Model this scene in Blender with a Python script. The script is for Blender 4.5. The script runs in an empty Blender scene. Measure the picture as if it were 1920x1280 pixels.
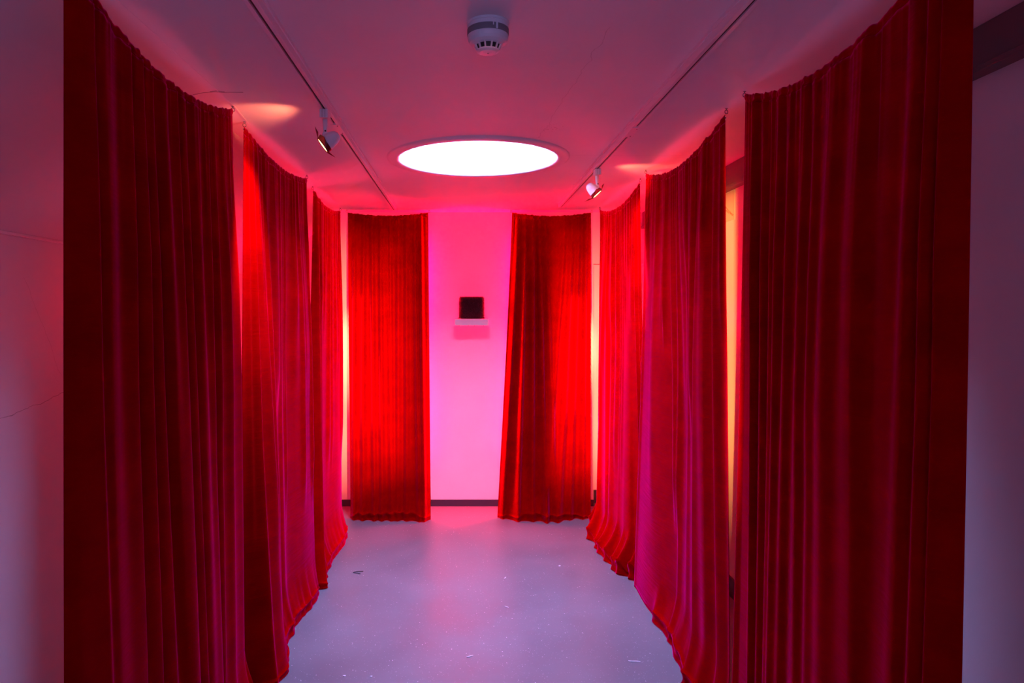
import bpy, bmesh, math, random
import numpy as np
from mathutils import Vector, Matrix

C = bpy.context.scene.collection
S = bpy.context.scene
PI = math.pi
H = 2.45            # ceiling height
EYE = 1.6215

# ------------------------------------------------------------------ camera
cam = bpy.data.cameras.new('camera')
cam.sensor_width = 36.0
cam.lens = 1300.0 / 1920.0 * 36.0
cam.shift_x = (960 - 869) / 1920.0
cam.shift_y = -(640 - 584) / 1920.0
cam.clip_start = 0.02
camo = bpy.data.objects.new('camera', cam)
C.objects.link(camo)
camo.location = (0, 0, EYE)
camo.rotation_euler = (PI / 2, 0, 0)
S.camera = camo

# ------------------------------------------------------------------ world, exposure
w = bpy.data.worlds.new('world')
S.world = w
w.use_nodes = True
w.node_tree.nodes['Background'].inputs[0].default_value = (0.30, 0.36, 0.9, 1)
w.node_tree.nodes['Background'].inputs[1].default_value = 0.05
S.view_settings.view_transform = 'Standard'
S.view_settings.look = 'None'
S.view_settings.exposure = 0.0
S.view_settings.gamma = 1.0
S.view_settings.use_curve_mapping = False
try:
    S.cycles.max_bounces = 10
    S.cycles.diffuse_bounces = 6
    S.cycles.transmission_bounces = 6
    S.cycles.sample_clamp_indirect = 6.0
    S.cycles.caustics_reflective = False
    S.cycles.caustics_refractive = False
except Exception:
    pass

SKY = (0.40, 0.43, 1.0)     # daylight through the roof light, as the camera's balance records it
SKY_STRENGTH = 116.0
WARM = (1.0, 0.20, 0.09)   # halogen lamps behind amber and red gel
RED = (1.0, 0.0, 0.050)   # added red fill lights
LAMP_FAR_POWER = 6800.0
BAY = (1.0, 0.30, 0.13)      # uncovered halogen floods in the side bays
BAY_POWER = 95.0
LAMP_NEAR_POWER = 60.0


def spot(name, loc, target, power, angle, blend, color=WARM, radius=0.01, gobo=None, parent=None):
    l = bpy.data.lights.new(name, 'SPOT')
    l.energy = power
    l.color = color
    l.spot_size = math.radians(angle)
    l.spot_blend = blend
    l.shadow_soft_size = radius
    o = bpy.data.objects.new(name, l)
    C.objects.link(o)
    loc = Vector(loc)
    o.location = loc
    d = Vector(target) - loc
    o.rotation_euler = d.to_track_quat('-Z', 'Y').to_euler()
    if gobo:
        # shutter of the lamp: beam is cut along lines of constant tangent, (axis, edge value, softness, sign)
        l.use_nodes = True
        nt = l.node_tree
        em = [n for n in nt.nodes if n.type == 'EMISSION'][0]
        tc = nt.nodes.new('ShaderNodeTexCoord')
        sp = nt.nodes.new('ShaderNodeSeparateXYZ')
        nt.links.new(tc.outputs['Normal'], sp.inputs[0])
        az = nt.nodes.new('ShaderNodeMath'); az.operation = 'ABSOLUTE'
        nt.links.new(sp.outputs[2], az.inputs[0])
        prev = None
        for (ax, edge, soft, sign) in gobo:
            dv = nt.nodes.new('ShaderNodeMath'); dv.operation = 'DIVIDE'
            nt.links.new(sp.outputs[ax], dv.inputs[0]); nt.links.new(az.outputs[0], dv.inputs[1])
            mr = nt.nodes.new('ShaderNodeMapRange'); mr.interpolation_type = 'SMOOTHSTEP'
            nt.links.new(dv.outputs[0], mr.inputs['Value'])
            mr.inputs['From Min'].default_value = edge - soft
            mr.inputs['From Max'].default_value = edge + soft
            mr.inputs['To Min'].default_value = 0.0 if sign > 0 else 1.0
            mr.inputs['To Max'].default_value = 1.0 if sign > 0 else 0.0
            if prev is None:
                prev = mr.outputs[0]
            else:
                mu = nt.nodes.new('ShaderNodeMath'); mu.operation = 'MULTIPLY'
                nt.links.new(prev, mu.inputs[0]); nt.links.new(mr.outputs[0], mu.inputs[1])
                prev = mu.outputs[0]
        nt.links.new(prev, em.inputs['Strength'])
    return o


# halogen track lamps further back on the rails, above and behind the photographer, shuttered on to the far curtains
spot('spot_light', (-0.546, -1.2, 2.28), (0.98, 5.6, 1.25), LAMP_FAR_POWER, 23, 0.35, radius=0.012,
     gobo=[(0, -0.035, 0.012, 1), (0, 0.032, 0.006, -1), (1, 0.10, 0.09, -1), (1, -0.125, 0.05, 1)])
spot('spot_light', (0.745, -1.2, 2.28), (-0.80, 5.6, 1.25), LAMP_FAR_POWER, 21, 0.5, radius=0.012,
     gobo=[(0, 0.05, 0.03, -1), (0, -0.030, 0.006, 1), (1, 0.10, 0.09, -1), (1, -0.125, 0.05, 1)])
# another one further back on the left rail, above and behind the photographer: its narrow beam slips between the two nearest right curtains on to the side wall
spot('spot_light', (-0.546, -1.58, 2.28), (1.53, 3.95, 1.45), LAMP_FAR_POWER * 0.75, 24, 0.3, color=(1.0, 0.45, 0.11), radius=0.008,
     gobo=[(0, -0.0075, 0.003, 1), (0, 0.0030, 0.003, -1), (1, 0.14, 0.02, -1), (1, -0.13, 0.07, 1)])


def fill_point(name, loc, power, color=RED, radius=0.05):
    l = bpy.data.lights.new(name, 'POINT')
    l.energy = power
    l.color = color
    l.shadow_soft_size = radius
    o = bpy.data.objects.new(name, l)
    C.objects.link(o)
    o.location = loc
    return o


# unseen red fill lights added behind the far curtains and in the side bays
for bx_, bz_ in ((-0.52, 0.8), (-0.52, 1.85), (0.68, 0.8), (0.68, 1.85)):
    fill_point('red_fill', (bx_, 5.68, bz_), 12)
spot('bay_lamp', (1.40, 5.12, 1.50), (0.70, 5.60, 1.30), BAY_POWER, 76, 0.6, BAY, 0.015)
spot('bay_lamp', (-1.38, 5.10, 1.45), (-0.60, 5.62, 1.25), BAY_POWER, 76, 0.6, BAY, 0.015)
fill_point('red_fill', (-1.28, 4.6, 1.5), 24)
fill_point('red_fill', (-1.40, 3.45, 1.7), 3)
fill_point('red_fill', (1.32, 4.6, 1.6), 28)
# red fill strips added upright behind the inner edges of the two far curtains, washing the wall between them
for bx_, dx_ in ((-0.42, 1), (0.54, -1)):
    al = bpy.data.lights.new('red_fill_strip', 'AREA')
    al.shape = 'RECTANGLE'; al.size = 0.05; al.size_y = 1.9
    al.energy = 76.0
    al.color = (1.0, 0.0, 0.032)
    alo = bpy.data.objects.new('red_fill_strip', al)
    C.objects.link(alo)
    alo.location = (bx_, 5.735, 1.30)
    alo.rotation_euler = Vector((dx_, -0.02, 0)).to_track_quat('-Z', 'Y').to_euler()
# bluish fill light added behind the camera for the near walls and ceiling
al = bpy.data.lights.new('rear_fill', 'AREA')
al.shape = 'RECTANGLE'; al.size = 1.3; al.size_y = 1.2
al.energy = 24.0
al.color = (0.42, 0.42, 1.0)
alo = bpy.data.objects.new('rear_fill', al)
C.objects.link(alo)
alo.location = (0.0, -2.5, 1.35)
alo.rotation_euler = (PI / 2, 0, 0)
assert (alo.rotation_euler.to_matrix() @ Vector((0, 0, -1))).y > 0.9


# ------------------------------------------------------------------ helpers
def link(name, me, mat=None, parent=None, loc=None):
    o = bpy.data.objects.new(name, me)
    C.objects.link(o)
    if mat is not None and me is not None:
        me.materials.append(mat)
    if parent is not None:
        o.parent = parent
    if loc is not None:
        o.location = loc
    return o


def obj(name, bm, mat, parent=None, loc=None, smooth=False):
    me = bpy.data.meshes.new(name)
    bmesh.ops.recalc_face_normals(bm, faces=bm.faces)
    bm.to_mesh(me)
    bm.free()
    if smooth:
        for p in me.polygons:
            p.use_smooth = True
    return link(name, me, mat, parent, loc)


def thing(name, label, cat, loc=(0, 0, 0), group=None):
    o = bpy.data.objects.new(name, None)
    C.objects.link(o)
    o.location = loc
    o['label'] = label
    o['category'] = cat
    if group:
        o['group'] = group
    return o


def tag(o, label, cat, group=None):
    o['label'] = label
    o['category'] = cat
    if group:
        o['group'] = group
    return o


def struct(name, bm, mat, parent=None, smooth=False):
    o = obj(name, bm, mat, parent, smooth=smooth)
    if parent is None:
        o['kind'] = 'structure'
    return o


def add_box(bm, c, s, bevel=0.0, rot=None):
    r = bmesh.ops.create_cube(bm, size=1.0)
    vs = r['verts']
    for v in vs:
        v.co = Vector((v.co.x * s[0], v.co.y * s[1], v.co.z * s[2]))
    if bevel > 0:
        es = list({e for v in vs for e in v.link_edges})
        rb = bmesh.ops.bevel(bm, geom=es, offset=bevel, segments=2, affect='EDGES', profile=0.6)
        vs = list({v for f in rb['faces'] for v in f.verts} | {v for v in vs if v.is_valid})
    M = (rot.to_4x4() if rot else Matrix.Identity(4))
    for v in vs:
        v.co = M @ v.co + Vector(c)
    return vs


def add_lathe(bm, prof, n=32, cap=True, M=None):
    """prof = [(r, z)], revolved about local Z"""
    rings = []
    M = M or Matrix.Identity(4)
    for (r, z) in prof:
        if r < 1e-6:
            rings.append([bm.verts.new(M @ Vector((0, 0, z)))])
        else:
            rings.append([bm.verts.new(M @ Vector((r * math.cos(2 * PI * k / n), r * math.sin(2 * PI * k / n), z))) for k in range(n)])
    for a, b in zip(rings, rings[1:]):
        for k in range(n):
            k2 = (k + 1) % n
            q = []
            if len(a) == 1:
                q = [a[0], b[k], b[k2]]
            elif len(b) == 1:
                q = [a[k], b[0], a[k2]]
            else:
                q = [a[k], b[k], b[k2], a[k2]]
            bm.faces.new(q)
    if cap:
        for r in (rings[0], rings[-1]):
            if len(r) > 2:
                bm.faces.new(r)


def add_tube(bm, pts, r, n=8):
    pts = [Vector(p) for p in pts]
    rings = []
    up = Vector((0, 0, 1))
    for i, p in enumerate(pts):
        t = (pts[min(i + 1, len(pts) - 1)] - pts[max(i - 1, 0)]).normalized()
        a = t.cross(up)
        if a.length < 1e-3:
            a = t.cross(Vector((1, 0, 0)))
        a.normalize()
        b = t.cross(a).normalized()
        rings.append([bm.verts.new(p + a * r * math.cos(2 * PI * k / n) + b * r * math.sin(2 * PI * k / n)) for k in range(n)])
    for x, y in zip(rings, rings[1:]):
        for k in range(n):
            k2 = (k + 1) % n
            bm.faces.new([x[k], y[k], y[k2], x[k2]])
    bm.faces.new(rings[0]); bm.faces.new(rings[-1])


# ------------------------------------------------------------------ materials
def mat(name, color, rough=0.5, metal=0.0, spec=0.5):
    m = bpy.data.materials.new(name)
    m.use_nodes = True
    b = m.node_tree.nodes['Principled BSDF']
    b.inputs['Base Color'].default_value = (*color, 1)
    b.inputs['Roughness'].default_value = rough
    b.inputs['Metallic'].default_value = metal
    b.inputs['Specular IOR Level'].default_value = spec
    return m


class N:
    """small node builder"""
    def __init__(s, m):
        s.nt = m.node_tree
        s.b = s.nt.nodes.get('Principled BSDF')

    def n(s, t, **kw):
        x = s.nt.nodes.new('ShaderNode' + t)
        for k, v in kw.items():
            if hasattr(x, k):
                setattr(x, k, v)
            else:
                x.inputs[k].default_value = v
        return x

    def l(s, a, b):
        s.nt.links.new(a, b)

    def math(s, op, a, b=None, c=None):
        x = s.nt.nodes.new('ShaderNodeMath'); x.operation = op
        for i, v in enumerate((a, b, c)):
            if v is None:
                continue
            if isinstance(v, (int, float)):
                x.inputs[i].default_value = v
            else:
                s.l(v, x.inputs[i])
        return x.outputs[0]

    def coords(s, scale=(1, 1, 1), kind='Object'):
        tc = s.n('TexCoord')
        mp = s.n('Mapping')
        mp.inputs['Scale'].default_value = scale
        s.l(tc.outputs[kind], mp.inputs['Vector'])
        return mp.outputs[0]

    def noise(s, vec, scale, detail=4.0, rough=0.55):
        x = s.n('TexNoise')
        x.inputs['Scale'].default_value = scale
        x.inputs['Detail'].default_value = detail
        x.inputs['Roughness'].default_value = rough
        s.l(vec, x.inputs['Vector'])
        return x.outputs[0]

    def ramp(s, fac, stops):
        x = s.n('ValToRGB')
        el = x.color_ramp.elements
        while len(el) < len(stops):
            el.new(0.5)
        for e, (p, c) in zip(el, stops):
            e.position = p
            e.color = (*c, 1) if len(c) == 3 else c
        s.l(fac, x.inputs[0])
        return x.outputs[0]

    def mix(s, fac, a, b):
        x = s.n('Mix', data_type='RGBA')
        for i, v in ((0, fac), (6, a), (7, b)):
            if isinstance(v, (int, float)):
                x.inputs[i].default_value = v
            elif isinstance(v, tuple):
                x.inputs[i].default_value = (*v, 1)
            else:
                s.l(v, x.inputs[i])
        return x.outputs[2]

    def bump(s, h, strength, dist=0.01, prev=None):
        x = s.n('Bump')
        x.inputs['Strength'].default_value = strength
        x.inputs['Distance'].default_value = dist
        s.l(h, x.inputs['Height'])
        if prev is not None:
            s.l(prev, x.inputs['Normal'])
        return x.outputs[0]


def plaster(name, color, rough=0.55, cracks=(), chips=()):
    """painted plaster; cracks = [(axis pair, p0, p1, width, darkness)] are real marks on the surface"""
    m = mat(name, color, rough, spec=0.35)
    k = N(m)
    v = k.coords()
    n1 = k.noise(v, 1.6, 5)
    n2 = k.noise(v, 34.0, 3)
    c = tuple(x * 0.93 for x in color)
    col = k.mix(k.ramp(n1, [(0.35, (0, 0, 0)), (0.65, (1, 1, 1))]), c, color)
    sep = k.n('SeparateXYZ'); k.l(v, sep.inputs[0])
    wob = k.noise(v, 9.0, 4)
    hgt = k.math('ADD', k.math('MULTIPLY', n2, 0.25), n1)
    for (a, b, p0, p1, wd, dark) in cracks:
        dx, dy = p1[0] - p0[0], p1[1] - p0[1]
        L = math.hypot(dx, dy); dx /= L; dy /= L
        X = k.math('SUBTRACT', sep.outputs[a], p0[0])
        Y = k.math('SUBTRACT', sep.outputs[b], p0[1])
        along = k.math('ADD', k.math('MULTIPLY', X, dx), k.math('MULTIPLY', Y, dy))
        acr = k.math('SUBTRACT', k.math('MULTIPLY', X, -dy), k.math('MULTIPLY', Y, -dx))
        acr = k.math('ADD', acr, k.math('MULTIPLY', k.math('SUBTRACT', wob, 0.5), 0.05))
        ln = k.math('LESS_THAN', k.math('ABSOLUTE', acr), wd)
        ins = k.math('MULTIPLY', k.math('GREATER_THAN', along, 0.0), k.math('LESS_THAN', along, L))
        f = k.math('MULTIPLY', k.math('MULTIPLY', ln, ins), dark)
        col = k.mix(f, col, (0.12, 0.09, 0.10))
        hgt = k.math('SUBTRACT', hgt, k.math('MULTIPLY', f, 0.6))
    for (cx, cy, rx, ry, thr) in chips:                 # flaked paint
        ex = k.math('DIVIDE', k.math('SUBTRACT', sep.outputs[0], cx), rx)
        ey = k.math('DIVIDE', k.math('SUBTRACT', sep.outputs[1], cy), ry)
        dd = k.math('ADD', k.math('MULTIPLY', ex, ex), k.math('MULTIPLY', ey, ey))
        fk = k.noise(v, 85.0, 5, 0.7)
        f = k.math('MULTIPLY', k.math('LESS_THAN', dd, 1.0), k.math('GREATER_THAN', k.math('SUBTRACT', fk, k.math('MULTIPLY', dd, 0.10)), thr))
        col = k.mix(k.math('MULTIPLY', f, 0.8), col, (0.16, 0.11, 0.09))
        hgt = k.math('SUBTRACT', hgt, k.math('MULTIPLY', f, 0.8))
    k.l(col, k.b.inputs['Base Color'])
    k.l(k.bump(hgt, 0.22, 0.012), k.b.inputs['Normal'])
    return m


M_wall = plaster('white_wall_paint', (0.80, 0.79, 0.80), 0.6)
M_left = plaster('white_wall_paint_cracked', (0.80, 0.79, 0.80), 0.6,
                 cracks=[(1, 2, (2.35, 1.22), (3.0, 1.30), 0.0012, 0.55), (1, 2, (2.60, 1.75), (2.85, 1.35), 0.0008, 0.3)])
M_ceil = plaster('white_ceiling_paint', (0.80, 0.79, 0.80), 0.5,
                 cracks=[(0, 1, (0.50, 3.68), (1.45, 3.69), 0.0016, 0.35),
                         (0, 1, (0.43, 2.02), (0.36, 3.30), 0.0008, 0.35),
                         (0, 1, (-1.0, 5.66), (1.5, 5.69), 0.0015, 0.25)],
                chips=[(0.40, 3.12, 0.07, 0.10, 0.585), (0.37, 3.30, 0.05, 0.04, 0.60)])
M_trim = mat('white_gloss_trim', (0.78, 0.77, 0.80), 0.35)
M_beam = plaster('brown_beam_paint', (0.15, 0.12, 0.12), 0.55)
M_skirt = mat('dark_skirting', (0.05, 0.03, 0.05), 0.5)
M_dark = mat('black_plastic', (0.012, 0.010, 0.012), 0.6)
M_white = mat('white_plastic', (0.75, 0.74, 0.78), 0.32)
M_metal = mat('steel_wire', (0.25, 0.22, 0.24), 0.35, 0.9)

# vinyl safety floor: blue grey with pale flakes
M_floor = mat('flecked_vinyl_floor', (0.30, 0.31, 0.34), 0.42, spec=0.4)
k = N(M_floor)
v = k.coords()
vo = k.n('TexVoronoi'); vo.inputs['Scale'].default_value = 70.0
k.l(v, vo.inputs['Vector'])
rs = k.n('SeparateColor'); k.l(vo.outputs['Color'], rs.inputs[0])
rad = k.math('MULTIPLY', k.math('POWER', rs.outputs[0], 6.0), 0.17)
fl = k.math('LESS_THAN', vo.outputs['Distance'], rad)
vo2 = k.n('TexVoronoi'); vo2.inputs['Scale'].default_value = 170.0
k.l(v, vo2.inputs['Vector'])
rs2 = k.n('SeparateColor'); k.l(vo2.outputs['Color'], rs2.inputs[0])
fl2 = k.math('MULTIPLY', k.math('LESS_THAN', vo2.outputs['Distance'], 0.25), k.math('GREATER_THAN', rs2.outputs[1], 0.90))
big = k.noise(v, 2.3, 6, 0.6)
col = k.mix(k.ramp(big, [(0.35, (0, 0, 0)), (0.7, (1, 1, 1))]), (0.125, 0.145, 0.162), (0.168, 0.186, 0.204))
st = k.noise(k.coords((1, 2.6, 1)), 5.0, 5, 0.65)
col = k.mix(k.ramp(st, [(0.66, (0, 0, 0)), (0.80, (0.5, 0.5, 0.5))]), col, (0.17, 0.16, 0.18))
col = k.mix(k.math('MULTIPLY', fl2, 0.35), col, (0.75, 0.78, 0.85))
col = k.mix(k.math('MULTIPLY', fl, 0.85), col, (0.85, 0.88, 0.95))
k.l(col, k.b.inputs['Base Color'])
k.l(k.ramp(big, [(0.3, (0.36, 0.36, 0.36)), (0.7, (0.5, 0.5, 0.5))]), k.b.inputs['Roughness'])


def velvet(name, base=(0.34, 0.0005, 0.001), rows=1.0):
    m = mat(name, base, 0.75, spec=0.0)
    k = N(m)
    v = k.coords()
    pile = k.noise(k.coords((1.3, 1.3, 2.2)), 3.0, 6, 0.65)
    fine = k.noise(v, 900.0, 2)
    cr = k.noise(k.coords((1.2, 1.2, 22.0)), 3.0, 4, 0.55)
    dark = tuple(x * 0.72 for x in base)
    col = k.mix(k.ramp(pile, [(0.35, (0, 0, 0)), (0.68, (1, 1, 1))]), dark, base)
    k.l(col, k.b.inputs['Base Color'])
    b1 = k.bump(cr, 0.13 * rows, 0.02)
    b2 = k.bump(fine, 0.25, 0.0012, b1)
    k.l(b2, k.b.inputs['Normal'])
    k.b.inputs['Sheen Weight'].default_value = 0.85
    k.b.inputs['Sheen Roughness'].default_value = 0.27
    k.b.inputs['Sheen Tint'].default_value = (1.0, 0.008, 0.36, 1)
    tr = k.n('BsdfTranslucent')
    tr.inputs['Color'].default_value = (0.55, 0.004, 0.004, 1)
    mx = k.n('MixShader'); mx.inputs[0].default_value = 0.03
    out = [n for n in k.nt.nodes if n.type == 'OUTPUT_MATERIAL'][0]
    k.l(k.b.outputs[0], mx.inputs[1]); k.l(tr.outputs[0], mx.inputs[2]); k.l(mx.outputs[0], out.inputs[0])
    return m


M_velvet = velvet('red_velvet')


def emit(name, color, strength):
    m = bpy.data.materials.new(name)
    m.use_nodes = True
    nt = m.node_tree
    nt.nodes.clear()
    e = nt.nodes.new('ShaderNodeEmission')
    e.inputs[0].default_value = (*color, 1)
    e.inputs[1].default_value = strength
    o = nt.nodes.new('ShaderNodeOutputMaterial')
    nt.links.new(e.outputs[0], o.inputs[0])
    return m


M_dome = emit('opal_rooflight_dome', SKY, SKY_STRENGTH)
M_lens = emit('glowing_halogen_lens', (1.0, 0.62, 0.18), 14.0)
M_gel = mat('red_gel_foil', (0.22, 0.010, 0.012), 0.25)
kg = N(M_gel)
kg.b.inputs['Transmission Weight'].default_value = 0.35

# ------------------------------------------------------------------ room shell
XL, XS, XR = -1.65, -1.06, 1.53      # knee wall, top of the slope, right wall
YN, YF = -2.6, 5.79
ZK = 1.90


def quad(bm, *p):
    return bm.faces.new([bm.verts.new(q) for q in p])


bm = bmesh.new(); add_box(bm, ((XL + XR) / 2, (YN + YF) / 2, -0.05), (XR - XL + 0.4, YF - YN + 0.4, 0.1))
struct('floor', bm, M_floor)

# ceiling slab with a round hole
CX, CY, RH = 0.078, 3.75, 0.43
bm = bmesh.new()
n = 96
x0, x1, y0, y1 = XS, XR + 0.1, YN - 0.1, YF + 0.1


def edge_pt(a):
    dx, dy = math.cos(a), math.sin(a)
    t = min(((x1 if dx > 0 else x0) - CX) / dx if abs(dx) > 1e-9 else 1e9, ((y1 if dy > 0 else y0) - CY) / dy if abs(dy) > 1e-9 else 1e9)
    return Vector((CX + dx * t, CY + dy * t, 0))


angs = sorted([2 * PI * i / n for i in range(n)] + [math.atan2(cy - CY, cx - CX) % (2 * PI) for cx in (x0, x1) for cy in (y0, y1)])
for zz in (H, H + 0.1):
    inn = [bm.verts.new((CX + RH * math.cos(a), CY + RH * math.sin(a), zz)) for a in angs]
    out = [bm.verts.new((edge_pt(a).x, edge_pt(a).y, zz)) for a in angs]
    for i in range(len(angs)):
        j = (i + 1) % len(angs)
        bm.faces.new([inn[i], out[i], out[j], inn[j]])
struct('ceiling', bm, M_ceil)

# sloped attic soffit and knee wall on the left
bm = bmesh.new()
t = 0.08
pr = [(XS, H), (XL, ZK), (XL - t, ZK), (XS - t * 0.3, H + 0.1)]
for a, b in zip(pr, pr[1:] + pr[:1]):
    quad(bm, (a[0], YN, a[1]), (b[0], YN, b[1]), (b[0], YF, b[1]), (a[0], YF, a[1]))
struct('wall_slope', bm, M_wall)
bm = bmesh.new(); add_box(bm, (XL - 0.05, (YN + YF) / 2, ZK / 2), (0.1, YF - YN, ZK)); struct('wall_left', bm, M_left)
bm = bmesh.new(); add_box(bm, (XL + 0.006, (YN + YF) / 2, ZK + 0.004), (0.016, YF - YN, 0.012), 0.003); struct('trim_1', bm, M_trim)
bm = bmesh.new(); add_box(bm, (XR + 0.05, (YN + YF) / 2, H / 2), (0.1, YF - YN, H)); struct('wall_right', bm, M_wall)
bm = bmesh.new(); add_box(bm, ((XL + XR) / 2, YN - 0.05, H / 2), (XR - XL + 0.3, 0.1, H)); struct('wall_near', bm, M_wall)
# far wall with a shallow door recess at its right end
DX0, DX1, DZ = 1.085, 1.50, 2.02
bm = bmesh.new()
add_box(bm, ((XL - 0.1 + DX0) / 2, YF + 0.06, H / 2), (DX0 - XL + 0.1, 0.12, H))
add_box(bm, ((DX0 + XR + 0.1) / 2, YF + 0.06, (DZ + H) / 2), (XR + 0.1 - DX0, 0.12, H - DZ))
add_box(bm, ((DX1 + XR + 0.1) / 2, YF + 0.06, DZ / 2), (XR + 0.1 - DX1, 0.12, DZ))
struct('wall_far', bm, M_wall)
bm = bmesh.new(); add_box(bm, ((DX0 + DX1) / 2, YF + 0.10, DZ / 2), (DX1 - DX0, 0.04, DZ), 0.003)
d = struct('door_1', bm, M_trim)
bm = bmesh.new(); add_box(bm, ((DX0 + DX1) / 2, YF + 0.074, 0.06), (DX1 - DX0 - 0.01, 0.012, 0.11), 0.002)
obj('kick_plate', bm, M_skirt, d)
# beam along the right wall
bm = bmesh.new(); add_box(bm, (XR - 0.012, (YN + YF) / 2, (2.325 + H) / 2), (0.05, YF - YN, H - 2.325), 0.004); struct('trim_2', bm, M_beam)
bm = bmesh.new(); add_box(bm, (XR - 0.016, (YN + YF) / 2, 2.322), (0.066, YF - YN, 0.018), 0.003); struct('trim_3', bm, M_beam)
# skirting boards
bm = bmesh.new(); add_box(bm, ((XL + DX0) / 2, YF - 0.006, 0.027), (DX0 - XL, 0.012, 0.054), 0.003); struct('baseboard_far', bm, M_skirt)
bm = bmesh.new(); add_box(bm, (XL + 0.006, (YN + YF) / 2, 0.04), (0.012, YF - YN - 0.03, 0.08), 0.003); struct('baseboard_left', bm, M_skirt)
bm = bmesh.new(); add_box(bm, (XR - 0.006, (YN + YF) / 2, 0.055), (0.012, YF - YN - 0.03, 0.11), 0.003); struct('baseboard_right', bm, M_skirt)

# round roof light: shaft, frame ring, opal dome
SH = 0.42
bm = bmesh.new()
add_lathe(bm, [(RH, -0.002), (RH, SH), (RH + 0.03, SH), (RH + 0.03, 0.10), (RH, 0.10)], 96, cap=False, M=Matrix.Translation((CX, CY, H)))
win = struct('window_1', bm, mat('darkened_upstand', (0.18, 0.18, 0.19), 0.6), smooth=False)  # white shaft coloured dark to cut skylight on the upper far wall
rnd = random.Random(4)
bm = bmesh.new()
prof = [(RH - 0.004, 0.0), (RH - 0.004, -0.010), (RH + 0.010, -0.014), (RH + 0.046, -0.014), (RH + 0.058, -0.008), (RH + 0.060, 0.0)]
add_lathe(bm, prof, 128, cap=False, M=Matrix.Translation((CX, CY, H)))
for vv in bm.verts:                       # brush-painted inner edge, slightly ragged
    p = Vector((vv.co.x - CX, vv.co.y - CY))
    if p.length < RH + 0.004:
        p *= 1.0 + rnd.uniform(-0.006, 0.004)
        vv.co.x, vv.co.y = CX + p.x, CY + p.y
fr = obj('frame_ring', bm, M_trim, win, smooth=True)
bm = bmesh.new()
add_lathe(bm, [(0.0, SH + 0.05), (0.16, SH + 0.045), (0.30, SH + 0.03), (RH + 0.02, SH)], 64, cap=False, M=Matrix.Translation((CX, CY, H)))
obj('opal_dome', bm, M_dome, win, smooth=True)

# ------------------------------------------------------------------ curtains


def smooth01(x):
    x = np.clip(x, 0, 1)
    return x * x * (3 - 2 * x)


def ridge(t, sharp=0.45):
    return np.where(t < 0, np.exp(-(t / 1.0) ** 2), np.exp(-(t / sharp) ** 2))


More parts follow.
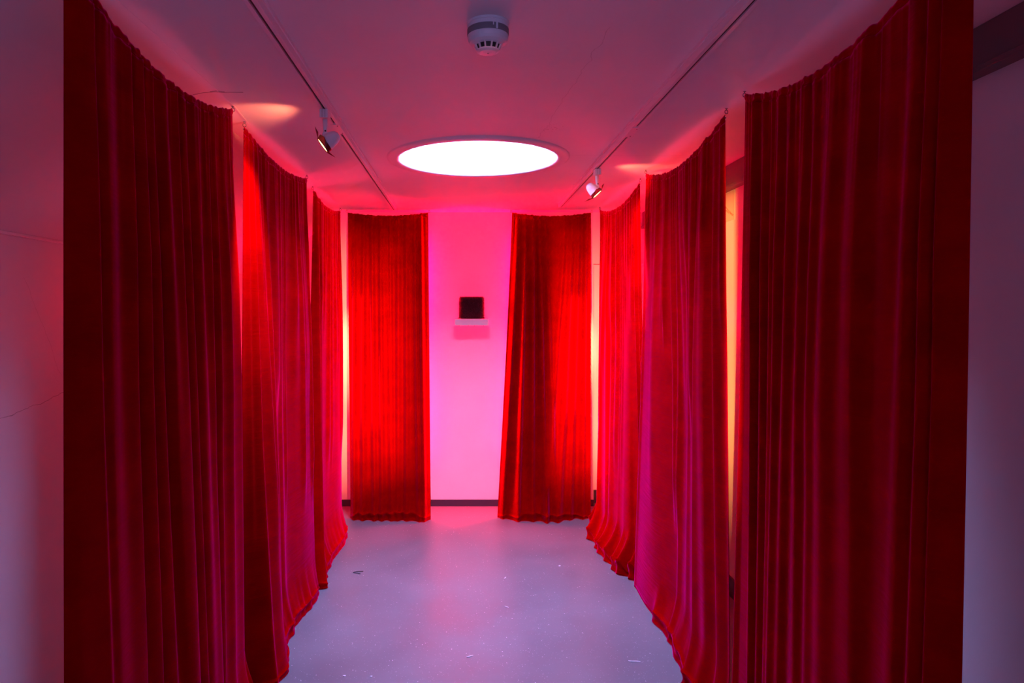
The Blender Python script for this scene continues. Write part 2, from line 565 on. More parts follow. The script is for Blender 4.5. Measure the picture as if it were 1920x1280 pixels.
def curtain(label, top, bot, ztop, sag, inward, seed, folds=(), nrand=26, amp=0.014, ngather=46, tail=((0, .05), (1, .05)),
            cols=300, rows=64, crumple=0.0, gpow=1.15, wave=0.012, fade_lo=0.0):
    """top/bot: [(u, x, y)] plan curves of head and of the line where the cloth meets the floor; inward: side of the room"""
    rg = np.random.default_rng(seed)
    u = np.linspace(0, 1, cols)
    T = np.array(top); B = np.array(bot)
    tx, ty = np.interp(u, T[:, 0], T[:, 1]), np.interp(u, T[:, 0], T[:, 2])
    ker = np.exp(-np.linspace(-2, 2, 21) ** 2); ker /= ker.sum()

    def sm(a):
        return np.convolve(np.pad(a, 10, mode='reflect', reflect_type='odd'), ker, 'valid')
    bx, by = np.interp(u, B[:, 0], B[:, 1]), np.interp(u, B[:, 0], B[:, 2])
    for _ in range(3):
        bx, by = sm(bx), sm(by)
    tx, ty = sm(tx), sm(ty)
    W = float(np.sum(np.hypot(np.diff(tx), np.diff(ty))))
    vrow = np.concatenate([np.array([0, .0025, .0055, .008, .0105, .013]), np.linspace(.018, .91, rows - 18), np.linspace(.92, 1, 12)])
    s = u * W
    inw = np.array(inward, float)
    # bundle of folds
    F = []
    for (st, sb, a, wd, shp) in folds:
        F.append((st, sb, a, wd, shp, -0.1, 2.0))
    for i in range(nrand):
        st = W * (i + rg.uniform(0.1, 0.9)) / nrand
        sb = st + rg.normal(0, 0.03)
        a = amp * rg.uniform(0.25, 1.0)
        wd = W / nrand * rg.uniform(0.35, 0.85)
        shp = rg.choice([0.4, 0.6, 1.0, 1.6])
        end = rg.choice([0.2, 0.35, 0.5, 0.75, 2.0])
        F.append((st, sb, a, wd, shp, -0.1, end))
    gat = []
    for i in range(ngather):
        st = W * (i + rg.uniform(0.15, 0.85)) / ngather
        gat.append((st, st + rg.normal(0, 0.012), rg.uniform(0.003, 0.008), W / ngather * rg.uniform(.28, .5), rg.choice([.6, 1.0, 1.5]), -0.1, rg.uniform(-.02, .16)))
    F += gat
    lf = [(rg.uniform(0.7, 2.4), rg.uniform(0, 6.28), rg.uniform(-.6, .6), rg.uniform(.3, 1)) for _ in range(4)]
    edge = smooth01(np.minimum(u, 1 - u) / 0.03) * 0.8 + 0.2
    ruf = sm(rg.normal(0, 1, cols)) * 0.0022
    ruf2 = sum(np.sin(2 * PI * (s / W * ngather * f + p)) for f, p in ((0.25, .2), (0.5, .5), (0.81, .1))) * 0.0013
    zt = ztop - sag * 4 * u * (1 - u) + (ruf + ruf2) * smooth01(np.minimum(u, 1 - u) / 0.05)
    TL = np.array(tail)
    L = np.interp(u, TL[:, 0], TL[:, 1])
    for _ in range(4):
        L = sm(L)
    nz = sm(sm(sm(rg.normal(0, 1, cols)))) * 3.0
    full = np.minimum(L / 0.035, 1)
    L = np.maximum(L + nz * 0.004 * full, 0.0)
    ph = rg.uniform(0, 6.28, 3)
    rum = np.sin(2 * PI * 5 * u + ph[0]) * 0.6 + np.sin(2 * PI * 8.3 * u + ph[1]) * 0.5 + nz * 0.5
    L = np.maximum(L + crumple * rum * 0.5 * full, 0.0)
    zfl = 0.008 + full * (0.060 + nz * 0.006 + crumple * np.clip(rum, -.9, 1.6))
    pts = []
    last = None

    def disp(v):
        d = np.zeros(cols)
        for (st, sb, a, wd, shp, a0, a1) in F:
            c = st + (sb - st) * v
            env = smooth01((a1 - v) / 0.16 + 0.5) if a1 < 1.5 else 1.0
            grow = 0.55 + 0.45 * smooth01(v / 0.3)
            ww = wd * (0.75 + 0.5 * v)
            d += a * env * grow * ridge((s - c) / ww, shp)
        for (f, p, q, a) in lf:
            d += wave * a * np.sin(2 * PI * f * u + p + q * v * 3) * smooth01(v / 0.5)
        return d * edge
    for v in vrow:
        g = v ** gpow
        x = tx * (1 - g) + bx * g
        y = ty * (1 - g) + by * g
        z = zt * (1 - v) + zfl * v
        kick = L * np.clip((v - 0.92) / 0.08, 0, 1) ** 1.8
        d = disp(v) + kick
        if v < 0.0125:                                   # cord casing: pinched below, puffed between
            d = d * (0.45 + 0.55 * max(0, (v - .008) / .005)) + 0.0035 * math.sin(PI * min(v / 0.0105, 1.0))
        pts.append(np.stack([x + inw[0] * d, y + inw[1] * d, z], 1))
    nb2 = len(pts) + 4
    base = pts[-1]
    rb = 0.010
    for kk in range(1, 4):                              # rolled lip where the slack cloth buckles outwards
        th = kk / 3 * PI / 2
        p = base.copy()
        off = rb * math.sin(th) * full
        p[:, 0] += inw[0] * off; p[:, 1] += inw[1] * off; p[:, 2] = base[:, 2] - full * rb * (1 - math.cos(th))
        pts.append(p)
    lip = pts[-1]
    nt = 8
    for kk in range(1, nt + 1):                         # below it the cloth drops to the floor, slightly tucked under
        tt = kk / nt
        p = lip.copy()
        tuck = (-0.014 * math.sin(PI * tt * 0.7) + 0.010 * tt * tt) * full
        p[:, 0] += inw[0] * tuck; p[:, 1] += inw[1] * tuck
        p[:, 2] = lip[:, 2] * (1 - tt) + 0.004 * tt
        pts.append(p)
    P = np.stack(pts, 0)      # rows, cols, 3
    root = thing('velvet_curtain', label, 'curtain', loc=(float(np.mean(bx)), float(np.mean(by)), 0), group='red velvet curtains around the corridor')
    org = np.array(root.location)

    def strip(name, r0, r1):
        Q = P[r0:r1] - org
        R = Q.shape[0]
        me = bpy.data.meshes.new(name)
        idx = np.arange(R * cols).reshape(R, cols)
        fa = np.stack([idx[:-1, :-1], idx[1:, :-1], idx[1:, 1:], idx[:-1, 1:]], -1).reshape(-1, 4)
        me.vertices.add(R * cols); me.vertices.foreach_set('co', Q.reshape(-1).astype(np.float32))
        me.loops.add(fa.size); me.loops.foreach_set('vertex_index', fa.reshape(-1).astype(np.int32))
        me.polygons.add(len(fa)); me.polygons.foreach_set('loop_start', (np.arange(len(fa)) * 4).astype(np.int32))
        me.polygons.foreach_set('use_smooth', np.ones(len(fa), bool))
        me.update(calc_edges=True)
        o = link(name, me, M_velvet, root)
        md = o.modifiers.new('thickness', 'SOLIDIFY'); md.thickness = 0.0022; md.offset = 0.0
        return o
    strip('header', 0, 6)
    strip('drape', 5, nb2 - 1)
    strip('hem', nb2 - 2, len(pts))
    # cord through the casing, showing at both corners
    bm = bmesh.new()
    cp = [Vector((float(tx[i]), float(ty[i]), float(zt[i]) - 0.012)) - Vector(org) for i in range(0, cols, max(1, cols // 40))]
    add_tube(bm, cp, 0.0035, 6)
    obj('cord', bm, M_metal, root, smooth=True)
    return root, zt, tx, ty


# left row, nearest first.  folds: (position along the head, along the floor, height, width, sharpness)
fl1 = [(0.065, 0.148, 0.022, 0.050, 0.35), (0.114, 0.203, 0.034, 0.040, 2.20), (0.255, 0.313, 0.030, 0.050, 0.35), (0.323, 0.411, 0.034, 0.055, 0.30), (0.391, 0.498, 0.024, 0.045, 0.40), (0.467, 0.547, 0.028, 0.030, 1.60), (0.556, 0.586, 0.030, 0.040, 0.35), (0.629, 0.673, 0.026, 0.040, 0.35), (0.712, 0.731, 0.030, 0.040, 1.50), (0.838, 0.790, 0.022, 0.030, 0.50), (0.901, 0.858, 0.024, 0.030, 0.40), (1.000, 0.985, 0.016, 0.030, 0.80), (1.100, 1.105, 0.008, 0.030, 0.30)]
curtain('nearest red velvet curtain on the left, cut off by the top edge, sagging head',
        [(0, -0.958, 1.660), (0.03, -0.935, 1.685), (1, -0.9315, 2.79)], [(0, -0.928, 1.615), (0.04, -0.90, 1.645), (1, -0.888, 2.815)],
        H - 0.012, 0.088, (1, 0), 11, fl1, nrand=5, amp=0.006, ngather=40, tail=((0, .03), (1, .03)), cols=420, rows=60)
curtain('second red velvet curtain from the front on the left, magenta sheen on its middle',
        [(0, -0.957, 3.018), (1, -0.951, 4.20)], [(0, -0.945, 2.93), (.10, -0.815, 3.02), (.16, -.815, 3.10), (.30, -0.90, 3.33), (.6, -0.885, 3.62), (1, -0.862, 4.02)],
        H - 0.022, 0.055, (1, 0), 23, [(.08, .10, .02, .04, .4), (.16, .2, .014, .04, .5), (.26, .30, .014, .03, .6)], nrand=19, amp=0.018, ngather=46,
        tail=((0, .0), (.2, .015), (.3, .035), (.9, .03), (1, .015)), cols=360, rows=60)
curtain('third and farthest red velvet curtain in the left row, its near corner kicked out',
        [(0, -0.998, 4.60), (1, -0.986, 5.54)], [(0, -0.93, 4.03), (.04, -0.815, 4.05), (.12, -.875, 4.12), (.3, -0.89, 4.33), (1, -0.895, 5.10)],
        H - 0.022, 0.048, (1, 0), 37, [(.05, .06, .03, .05, .4), (.2, .2, .02, .04, .4)], nrand=17, amp=0.016, ngather=40,
        tail=((0, .02), (.1, .01), (.3, .05), (1, .04)), cols=280, rows=52)
curtain('red velvet curtain left of the shelf, hung across the far wall',
        [(0, -0.943, 5.65), (1, -0.287, 5.65)], [(0, -0.885, 5.44), (.5, -.58, 5.43), (1, -0.255, 5.42)],
        H - 0.022, 0.026, (0, -1), 41, [(.60, .61, 0.041, .022, .6), (.545, .57, 0.034, .02, .6), (.06, .035, 0.041, .02, .8), (.135, .115, 0.041, .022, .8), (.20, .21, 0.035, .02, .8), (.27, .275, 0.041, .022, .7), (.345, .355, 0.035, .02, .8), (.415, .40, 0.041, .022, .9), (.48, .47, 0.035, .02, .9)], nrand=9, amp=0.018, ngather=30,
        tail=((0, .01), (.1, .03), (.8, .04), (.9, .02), (1, .01)), cols=260, rows=56)
curtain('red velvet curtain right of the shelf, hung across the far wall',
        [(0, 0.3955, 5.65), (1, 1.039, 5.65)], [(0, 0.268, 5.46), (.2, .42, 5.42), (.6, .7, 5.42), (1, 0.995, 5.42)],
        H - 0.022, 0.028, (0, -1), 53, [(.05, .03, 0.041, .022, .6), (.11, .13, 0.041, .022, .6), (.165, .235, 0.041, .022, .7), (.215, .33, 0.038, .02, .7), (.27, .40, 0.030, .02, .7), (.43, .33, 0.032, .02, 1.0), (.49, .42, 0.038, .022, 1.0), (.545, .50, 0.038, .02, 1.0), (.60, .585, 0.035, .018, .8)], nrand=9, amp=0.018, ngather=30,
        tail=((0, .01), (.2, .02), (.3, .035), (.7, .03), (1, .005)), cols=260, rows=56)
curtain('third and farthest red velvet curtain in the right row, hem crumpled on floor',
        [(0, 1.101, 4.325), (1, 1.082, 5.49)], [(0, 1.10, 4.14), (.25, 1.02, 4.30), (.5, .985, 4.57), (.85, .985, 4.95), (1, 1.00, 5.12)],
        H - 0.022, 0.072, (-1, 0), 61, (), nrand=20, amp=0.016, ngather=44,
        tail=((0, .04), (.25, .06), (.6, .075), (.9, .05), (1, .04)), cols=300, rows=52, crumple=0.030)
curtain('second red velvet curtain from the front on the right, magenta sheen on its far half',
        [(0, 1.073, 2.84), (1, 1.068, 4.05)], [(0, 1.035, 2.69), (.25, 1.055, 3.0), (.55, 1.03, 3.42), (.8, 1.025, 3.74), (1, 1.005, 4.085)],
        H - 0.022, 0.085, (-1, 0), 71, [(.10, .08, .018, .04, .5), (.22, .22, .022, .05, 1.6), (.36, .33, .018, .04, 1.8), (.46, .50, .014, .03, 1.5)], nrand=19, amp=0.018, ngather=46,
        tail=((0, .02), (.2, .04), (.5, .04), (.72, .03), (.76, .0), (1, .0)), cols=380, rows=60)
fl7 = [(1.029, 0.945, 0.030, 0.018, 1.90), (0.950, 0.872, 0.024, 0.020, 1.60), (0.895, 0.814, 0.016, 0.020, 1.00), (0.824, 0.745, 0.030, 0.022, 1.90), (0.760, 0.698, 0.020, 0.022, 1.50), (0.659, 0.570, 0.030, 0.026, 2.00), (0.607, 0.506, 0.018, 0.025, 1.20), (0.488, 0.445, 0.032, 0.050, 1.40), (0.346, 0.318, 0.036, 0.045, 2.20), (0.236, 0.227, 0.014, 0.060, 1.00), (0.134, 0.158, 0.030, 0.030, 1.60), (0.085, 0.100, 0.026, 0.025, 0.80), (0.046, 0.056, 0.020, 0.020, 0.60)]
curtain('nearest red velvet curtain on the right, cut off by the top edge, tall dark folds',
        [(0, 1.080, 1.465), (.025, 1.058, 1.488), (1, 1.058, 2.60)], [(0, 1.035, 1.46), (.03, 1.01, 1.485), (1, 1.0, 2.60)],
        H - 0.012, 0.100, (-1, 0), 83, fl7, nrand=5, amp=0.006, ngather=40, tail=((0, .03), (1, .03)), cols=420, rows=60)

# ------------------------------------------------------------------ screw eyes in the ceiling


def screw_eye(x, y, label, turn=0.0):
    bm = bmesh.new()
    add_tube(bm, [(0, 0, 0.0), (0, 0, -0.007)], 0.0022, 8)
    add_lathe(bm, [(0.0, 0.0), (0.006, 0.0), (0.006, -0.0015), (0.0, -0.0015)], 12, cap=False)
    ring = [(0.0075 * math.sin(a), 0, -0.014 + 0.0075 * math.cos(a)) for a in [2 * PI * i / 14 for i in range(14)]]
    add_tube(bm, ring + ring[:1], 0.0018, 6)
    o = obj('screw_eye', bm, M_metal, None, (x, y, H), smooth=True)
    o.rotation_euler = (0, 0, turn)
    tag(o, label, 'hook', 'screw eyes holding the curtain corners')
    return o


for (x, y, lab) in [(-0.9315, 2.800, 'screw eye in the ceiling at the far corner of the nearest left curtain'),
                    (-0.957, 3.030, 'screw eye in the ceiling at the near corner of the second left curtain'),
                    (-0.951, 4.210, 'screw eye in the ceiling at the far corner of the second left curtain'),
                    (-0.998, 4.590, 'screw eye in the ceiling at the near corner of the third left curtain'),
                    (-0.986, 5.550, 'screw eye in the ceiling at the far corner of the third left curtain'),
                    (-0.950, 5.650, 'screw eye at the left corner of the curtain left of the shelf'),
                    (-0.280, 5.650, 'screw eye at the right corner of the curtain left of the shelf'),
                    (0.388, 5.650, 'screw eye at the left corner of the curtain right of the shelf'),
                    (1.046, 5.650, 'screw eye at the right corner of the curtain right of the shelf'),
                    (1.082, 5.500, 'screw eye in the ceiling at the far corner of the third right curtain'),
                    (1.101, 4.315, 'screw eye in the ceiling at the near corner of the third right curtain'),
                    (1.068, 4.060, 'screw eye in the ceiling at the far corner of the second right curtain'),
                    (1.073, 2.830, 'screw eye in the ceiling at the near corner of the second right curtain'),
                    (1.058, 2.610, 'screw eye in the ceiling at the far corner of the nearest right curtain')]:
    screw_eye(x, y, lab, 0.3)

# wire strained under the ceiling along the left row, and its loose twisted end
bm = bmesh.new()
add_tube(bm, [(-0.915, 1.55, H - 0.004), (-0.918, 2.80, H - 0.006), (-0.940, 3.03, H - 0.006)], 0.0011, 6)
tag(obj('tension_wire', bm, M_white), 'thin pale wire strained under the ceiling above the nearest left curtain', 'wire')
bm = bmesh.new()
add_tube(bm, [(-0.960, 2.46, H - 0.060), (-0.950, 2.53, H - 0.030), (-0.930, 2.59, H - 0.008), (-0.905, 2.606, H - 0.005), (-0.86, 2.608, H - 0.004), (-0.83, 2.612, H - 0.003)], 0.0010, 6)
add_tube(bm, [(-0.945, 2.583, H - 0.010), (-0.925, 2.59, H - 0.004), (-0.895, 2.596, H - 0.006)], 0.0010, 6)
tag(obj('loose_wire', bm, M_metal, smooth=True), 'loose twisted wire end on the ceiling above the nearest left curtain', 'wire')

# ------------------------------------------------------------------ lighting rails


def rail(x, y0, y1, joint, label):
    r = thing('lighting_track', label, 'track', (x, (y0 + y1) / 2, H), 'ceiling lighting tracks')
    yc = (y0 + y1) / 2
    wd, ht, sl = 0.036, 0.035, 0.009
    bm = bmesh.new()
    for sx in (-1, 1):
        add_box(bm, (sx * (wd / 2 + sl / 2) / 2, 0, -ht / 2), ((wd - sl) / 2, y1 - y0, ht), 0.0015)
        add_box(bm, (sx * (wd / 2 + 0.0015), 0, -0.006), (0.005, y1 - y0, 0.012), 0.001)
    obj('channel', bm, M_white, r)
    bm = bmesh.new(); add_box(bm, (0, 0, -ht * 0.45), (sl - 0.0004, y1 - y0 - 0.01, ht * 0.75)); obj('slot', bm, M_dark, r)
    bm = bmesh.new(); add_box(bm, (0, joint - yc, -ht * 0.55), (wd + 0.001, 0.16, ht), 0.002)
    cpl = obj('coupler', bm, M_white, r)
    for dy in (-0.06, 0.06):
        bm = bmesh.new()
        add_lathe(bm, [(0.0, -ht * 1.05 - 0.0015), (0.0028, -ht * 1.05 - 0.001), (0.0028, -ht * 1.05 + 0.002)], 10, cap=False, M=Matrix.Translation((0.008, joint - yc + dy, 0)))
        obj('screw', bm, M_dark, cpl)
    bm = bmesh.new(); add_box(bm, (0, y1 - yc + 0.004, -ht / 2), (wd, 0.008, ht), 0.002); obj('end_cap', bm, M_white, r)
    return r


rail(-0.546, -2.0, 5.46, 3.02, 'white ceiling lighting track on the left of the round skylight')
rail(0.745, -2.0, 5.32, 3.07, 'white ceiling lighting track on the right of the round skylight')


# ------------------------------------------------------------------ track lamps
def track_lamp(x, y, axis, label, lean, glow, seed, cut):
    rd = random.Random(seed)
    r = thing('track_spotlight', label, 'spotlight', (x, y, H - 0.035), 'halogen track spotlights')
    bm = bmesh.new()
    add_box(bm, (0, 0, -0.019), (0.034, 0.060, 0.034), 0.003)
    ad = obj('adapter', bm, M_white, r)
    bm = bmesh.new()
    for dx in (-0.0055, 0.0055):
        add_box(bm, (dx, -0.0303, -0.019), (0.0008, 0.001, 0.032))
    obj('groove', bm, M_dark, ad)
    bm = bmesh.new()
    add_lathe(bm, [(0.0105, -0.034), (0.0098, -0.055), (0.0075, -0.078), (0.0085, -0.086), (0.0065, -0.092)], 20, M=Matrix.Scale(0.8, 4, (0, 1, 0)))
    obj('stem', bm, M_white, r, smooth=True)
    bm = bmesh.new()
    add_lathe(bm, [(0.0, 0.0), (0.0032, 0.0), (0.0032, 0.016), (0.0, 0.016)], 14, cap=False, M=Matrix.Translation((0.003, -0.009, -0.083)) @ Matrix.Rotation(PI / 2, 4, 'X').inverted() @ Matrix.Translation((0, 0, -0.002)))
    obj('pivot_screw', bm, M_dark, r)
    a = Vector(axis).normalized()
    q = a.to_track_quat('Z', 'Y').to_matrix().to_4x4()
    # head: pivot is on the top side of the bullet
    up = Vector((0, 0, 1)) - a * a.z
    up.normalize()
    side = a.cross(up)
    ctr = Vector((0, 0, -0.094)) - up * 0.030 + a * 0.004
    B = Matrix.Translation(ctr) @ Matrix(((side.x, up.x, a.x, 0), (side.y, up.y, a.y, 0), (side.z, up.z, a.z, 0), (0, 0, 0, 1)))
    bm = bmesh.new()
    add_lathe(bm, [(0.0, -0.048), (0.010, -0.0465), (0.018, -0.041), (0.024, -0.032), (0.0285, -0.018), (0.0315, 0.0), (0.033, 0.018), (0.0335, 0.030), (0.030, 0.030), (0.028, 0.012), (0.0, 0.004)], 36, cap=False, M=B)
    obj('head', bm, M_white, r, smooth=True)
    bm = bmesh.new(); add_box(bm, (0, 0, 0), (0.016, 0.014, 0.02), 0.003)
    for vv in bm.verts:
        vv.co = B @ (vv.co + Vector((0, 0.032, -0.004)))
    obj('knuckle', bm, M_white, r)
    bm = bmesh.new()
    add_lathe(bm, [(0.0, 0.0292), (0.0325, 0.0290)], 32, cap=False, M=B)
    obj('lens', bm, M_lens, r, smooth=True)
    # gel foil: two overlapping sheets wrapped round the front with their corners sticking out
    for kf in range(4):
        ang = lean + kf * PI / 2 + rd.uniform(-.15, .15)
        bm = bmesh.new()
        c, s_ = math.cos(ang), math.sin(ang)
        tl = rd.uniform(-0.35, 0.10)
        hw, ln = 0.026, rd.uniform(0.032, 0.045)
        tip = rd.uniform(-0.012, 0.012)
        loc = [(-hw, 0.0300, 0.030), (hw, 0.0300, 0.030), (hw * 0.95, 0.0345 + ln * 0.45, 0.030 - ln * (0.45 + tl)), (tip, 0.0345 + ln, 0.030 - ln * (0.9 + tl) * 0.6), (-hw * 0.7, 0.0345 + ln * 0.35, 0.030 - ln * (0.5 + tl))]
        vs = []
        for th in (0.0, 0.0006):
            vs.append([bm.verts.new(B @ Vector((px * c - py * s_, px * s_ + py * c, pz + th))) for (px, py, pz) in loc])
        bm.faces.new(vs[0]); bm.faces.new(vs[1][::-1])
        for i in range(5):
            j = (i + 1) % 5
            bm.faces.new([vs[0][i], vs[0][j], vs[1][j], vs[1][i]])
        obj('gel_flap', bm, M_gel, r)
    bm = bmesh.new()
    add_lathe(bm, [(0.0335, 0.012), (0.0348, 0.014), (0.0350, 0.031), (0.0338, 0.032)], 32, cap=False, M=B)
    obj('gel_band', bm, M_gel, r, smooth=True)
    wp = Vector((x, y, H - 0.035)) + ctr + a * 0.042
    tgt = wp + Vector(glow)
    spot('spot_light', wp, tgt, LAMP_NEAR_POWER, 84, 0.6, radius=0.012, gobo=cut)
    # light that leaks up past the top flap on to the ceiling
    spot('spot_light', wp + Vector((0, 0, 0.03)) + up * 0.02, (x + (1 if axis[0] > 0 else -1) * 0.38, y + 0.20, H), LAMP_NEAR_POWER * 0.40, 56, 0.9, radius=0.02)
    return r


track_lamp(-0.546, 2.735, (-0.79, -0.12, -0.60), 'white track spotlight on the left track, red gel foil at its mouth', PI / 2, (-0.40, 0.20, -0.30), 3, [(0, 0.46, 0.12, -1), (0, -0.30, 0.08, 1)])
track_lamp(0.745, 3.865, (0.66, -0.10, -0.74), 'white track spotlight on the right track, glowing mouth below red foil', PI / 2, (0.33, 0.28, -0.25), 8, [(0, 0.22, 0.10, -1), (0, -0.75, 0.20, 1)])

# ------------------------------------------------------------------ smoke detector
r = thing('smoke_detector', 'round white smoke detector on the ceiling in front of the skylight', 'smoke detector', (0.0706, 1.995, H))
bm = bmesh.new(); add_lathe(bm, [(0.0, 0.0), (0.0610, 0.0), (0.0618, -0.003), (0.0612, -0.006), (0.0590, -0.0075), (0.0592, -0.020), (0.0, -0.020)], 64, cap=False)
obj('mounting_base', bm, M_white, r, smooth=False)
M_label = mat('grey_label_band', (0.20, 0.19, 0.21), 0.5)
bm = bmesh.new(); add_lathe(bm, [(0.0, -0.0185), (0.0596, -0.0185), (0.0600, -0.020), (0.0598, -0.035), (0.0590, -0.0365), (0.0, -0.0365)], 64, cap=False)
obj('label_band', bm, M_label, r)
bm = bmesh.new(); add_lathe(bm, [(0.0, -0.036), (0.0585, -0.036), (0.0590, -0.040), (0.0570, -0.050), (0.0530, -0.057), (0.0440, -0.062), (0.0370, -0.064), (0.0, -0.064)], 64, cap=False)
obj('body', bm, M_white, r, smooth=False)
bm = bmesh.new(); add_lathe(bm, [(0.0, -0.063), (0.0350, -0.063), (0.0295, -0.078), (0.0, -0.078)], 48, cap=False)
obj('vent_chamber', bm, M_dark, r)
for kk in range(12):
    a = 2 * PI * (kk + 0.5) / 12
    bm = bmesh.new()
    nrm = Matrix.Rotation(a, 4, 'Z')
    w_ = 0.0022
    pr = [(0.0495, -0.0585), (0.0400, -0.0640), (0.0310, -0.0800), (0.0255, -0.0800), (0.0330, -0.0620)]
    v1 = [bm.verts.new(nrm @ Vector((p[0], -w_, p[1]))) for p in pr]
    v2 = [bm.verts.new(nrm @ Vector((p[0], w_, p[1]))) for p in pr]
    bm.faces.new(v1); bm.faces.new(v2[::-1])
    for i in range(5):
        j = (i + 1) % 5
        bm.faces.new([v1[i], v1[j], v2[j], v2[i]])
    obj('rib', bm, M_white, r)
bm = bmesh.new(); add_lathe(bm, [(0.0, -0.077), (0.0325, -0.077), (0.0325, -0.0805), (0.0240, -0.0845), (0.0, -0.0862)], 48, cap=False)
cap_ = obj('cap', bm, M_white, r, smooth=False)
bm = bmesh.new(); add_lathe(bm, [(0.0, -0.0875), (0.0022, -0.0868), (0.0022, -0.085)], 12, cap=False); obj('indicator', bm, M_dark, cap_)
# paint drips left on the band
bm = bmesh.new()
for (deg, z0, z1, wd) in ((293, -0.012, -0.036, 0.0030), (283, -0.010, -0.027, 0.0016), (278, -0.006, -0.016, 0.0030)):
    a = math.radians(deg)
    add_box(bm, (0.0598 * math.cos(a), 0.0598 * math.sin(a), (z0 + z1) / 2), (0.0015, wd * 2, abs(z1 - z0)), 0.0006, Matrix.Rotation(a, 3, 'Z'))
obj('paint_drip', bm, M_white, r)

# ------------------------------------------------------------------ shelf with the dark fur block
SX, SZ = 0.0655, 1.5617
r = thing('wall_shelf', 'small white shelf on the far wall between the two curtains', 'shelf', (SX, YF, SZ - 0.052))
bm = bmesh.new(); add_box(bm, (0, -0.10, 0.026), (0.276, 0.20, 0.052), 0.0015)
obj('board', bm, M_trim, r)
for dx in (-0.100, -0.027, 0.022, 0.096):
    bm = bmesh.new(); add_lathe(bm, [(0.0, -0.005), (0.0025, -0.005), (0.003, 0.001), (0.0, 0.001)], 10, cap=False)
    obj('screw', bm, M_dark, r, (dx, -0.192, 0.0))
M_fur = mat('dark_fur', (0.035, 0.010, 0.012), 0.6, spec=0.2)
M_furt = mat('red_lit_fur_tips', (0.060, 0.008, 0.012), 0.55, spec=0.2)  # brown-red fur; red of light through the fringe is in the colour
r = thing('fur_block', 'dark shaggy fur-covered block standing on the white wall shelf', 'artwork', (SX + 0.001, YF - 0.105, SZ))
bm = bmesh.new(); add_box(bm, (0, 0, 0.089), (0.188, 0.09, 0.176), 0.012)
obj('core', bm, M_fur, r, smooth=False)
rd = random.Random(17)
bm = bmesh.new()
for i in range(5200):
    f = rd.random()
    if f < 0.5:       # front
        p = Vector((rd.uniform(-.092, .092), -0.045, rd.uniform(0.004, .176))); nn = Vector((p.x * 4, -1, (p.z - .09) * 3))
    elif f < 0.8:     # sides
        sx = rd.choice((-1, 1)); p = Vector((sx * .094, rd.uniform(-.044, .044), rd.uniform(0.004, .176))); nn = Vector((sx, -.3, rd.uniform(-.6, .5)))
    else:             # top
        p = Vector((rd.uniform(-.092, .092), rd.uniform(-.044, .044), .176)); nn = Vector((p.x * 4, -.3, 1))
    nn.normalize()
    ln = rd.uniform(0.006, 0.016)
    dr = (nn * 0.75 + Vector((rd.gauss(0, .45), rd.gauss(0, .3), rd.gauss(-.25, .45)))).normalized()
    sd = dr.cross(Vector((rd.gauss(0, 1), rd.gauss(0, 1), rd.gauss(0, 1)))).normalized() * rd.uniform(.0005, .0012)
    p2 = p + dr * ln * .6
    p3 = p + (dr + Vector((0, 0, -.35))) * ln
    for q in (p2, p3):
        q.z = max(q.z, 0.0012)
    a, b = bm.verts.new(p - sd), bm.verts.new(p + sd)
    c, d_ = bm.verts.new(p2 + sd * .8), bm.verts.new(p2 - sd * .8)
    e = bm.verts.new(p3)
    bm.faces.new([a, b, c, d_]); bm.faces.new([d_, c, e])
o = obj('fur', bm, M_furt, r)
o['kind'] = 'stuff'
bm = bmesh.new()
for sx in (-1, 1):
    for j in range(26):
        p = Vector((sx * 0.094, rd.uniform(-.05, .0), 0.012))
        q = Vector((sx * (0.105 + rd.uniform(0, .012)), p.y - rd.uniform(0, .012), rd.uniform(.002, .012)))
        s2 = Vector((0, 0.0008, 0.0008))
        bm.faces.new([bm.verts.new(p - s2), bm.verts.new(p + s2), bm.verts.new(q)])
o = obj('fringe', bm, M_fur, r); o['kind'] = 'stuff'

# ------------------------------------------------------------------ paper on the right wall
M_paper = mat('cream_paper', (0.72, 0.60, 0.48), 0.7)
M_ink = mat('red_brown_ink', (0.35, 0.10, 0.06), 0.7)
r = thing('paper_sheet', 'paper sheet with scribbled note under the beam in the right-hand gap', 'paper', (XR - 0.001, 4.02, 2.225))
bm = bmesh.new(); add_box(bm, (0, 0, 0), (0.0016, 0.225, 0.165)); obj('sheet', bm, M_paper, r)
bm = bmesh.new()
rd = random.Random(5)
for row, (off, sc) in enumerate(((0.0, 1.0), (0.030, 0.7))):
    pp = []
    for i in range(90):
        tt = i / 89
        pp.append((-0.0014, 0.095 - 0.19 * tt + 0.004 * math.sin(i * 1.9), 0.045 - off - 0.105 * tt * sc + 0.007 * math.sin(i * 1.3) * rd.uniform(.4, 1.2)))
    add_tube(bm, pp, 0.0007, 4)
obj('scribble', bm, M_ink, r)

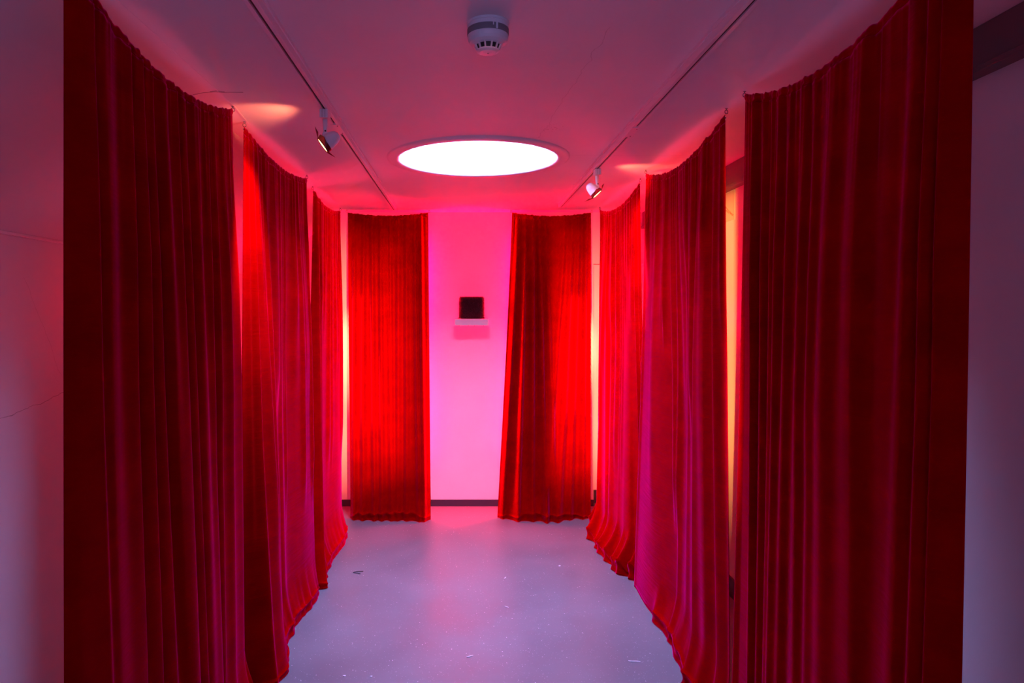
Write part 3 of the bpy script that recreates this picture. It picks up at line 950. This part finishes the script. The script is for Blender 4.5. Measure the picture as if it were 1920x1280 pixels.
# ------------------------------------------------------------------ small litter on the floor
bm = bmesh.new()
add_tube(bm, [(0.030, 0.014, 0.0022), (0.0, 0.012, 0.0025), (-0.026, 0.002, 0.0022), (-0.030, -0.006, 0.0022), (-0.024, -0.010, 0.0022), (0.0, -0.016, 0.0022), (0.018, -0.026, 0.0022)], 0.0020, 8)
tag(obj('hairpin', bm, M_dark, None, (-0.655, 4.31, 0), smooth=True), 'bent black hairpin on the floor beside the left curtains', 'hairpin')
M_scrap = mat('white_scrap', (0.85, 0.87, 0.92), 0.7)


def scrap(x, y, l, wd, turn, label):
    rr = random.Random(int(x * 1000) + 7)
    bm = bmesh.new()
    up, dn = [], []
    for i in range(7):
        tt = i / 6 - .5
        ww = wd * (1 - abs(tt) * 1.2) * rr.uniform(.6, 1.0)
        yb = 0.12 * l * math.sin(tt * 5)
        for sgn, lst in ((1, up), (-1, dn)):
            lst.append((bm.verts.new((tt * l, yb + sgn * ww / 2, 0.0030 + 0.001 * math.sin(i))), bm.verts.new((tt * l, yb + sgn * ww / 2, 0.0008))))
    for i in range(6):
        bm.faces.new([up[i][0], up[i + 1][0], dn[i + 1][0], dn[i][0]])
        bm.faces.new([up[i][1], dn[i][1], dn[i + 1][1], up[i + 1][1]])
        bm.faces.new([up[i][0], up[i][1], up[i + 1][1], up[i + 1][0]])
        bm.faces.new([dn[i][0], dn[i + 1][0], dn[i + 1][1], dn[i][1]])
    bm.faces.new([up[0][0], dn[0][0], dn[0][1], up[0][1]])
    bm.faces.new([up[6][0], up[6][1], dn[6][1], dn[6][0]])
    o = obj('paper_scrap', bm, M_scrap, None, (x, y, 0))
    o.rotation_euler = (0, 0, turn)
    tag(o, label, 'scrap', 'white scraps on the floor')


scrap(0.612, 4.42, 0.016, 0.014, 0.2, 'oval white scrap on the floor, nearest the third right curtain')
scrap(0.253, 4.22, 0.024, 0.008, 0.9, 'ragged white scrap on the floor in line below the shelf')
scrap(0.237, 3.805, 0.026, 0.007, -0.9, 'tapered white scrap on the middle of the floor')
scrap(0.793, 3.213, 0.055, 0.008, -0.35, 'long curled white thread on the floor by the second right curtain')
scrap(-0.53, 3.085, 0.014, 0.009, 0.1, 'small white scrap on the floor at the lower left')
scrap(-0.41, 3.08, 0.012, 0.009, 0.5, 'tiny white scrap on the floor, right of the lower left one')
scrap(0.03, 3.26, 0.034, 0.007, 0.25, 'thin white scrap lying near the bottom middle of the floor')
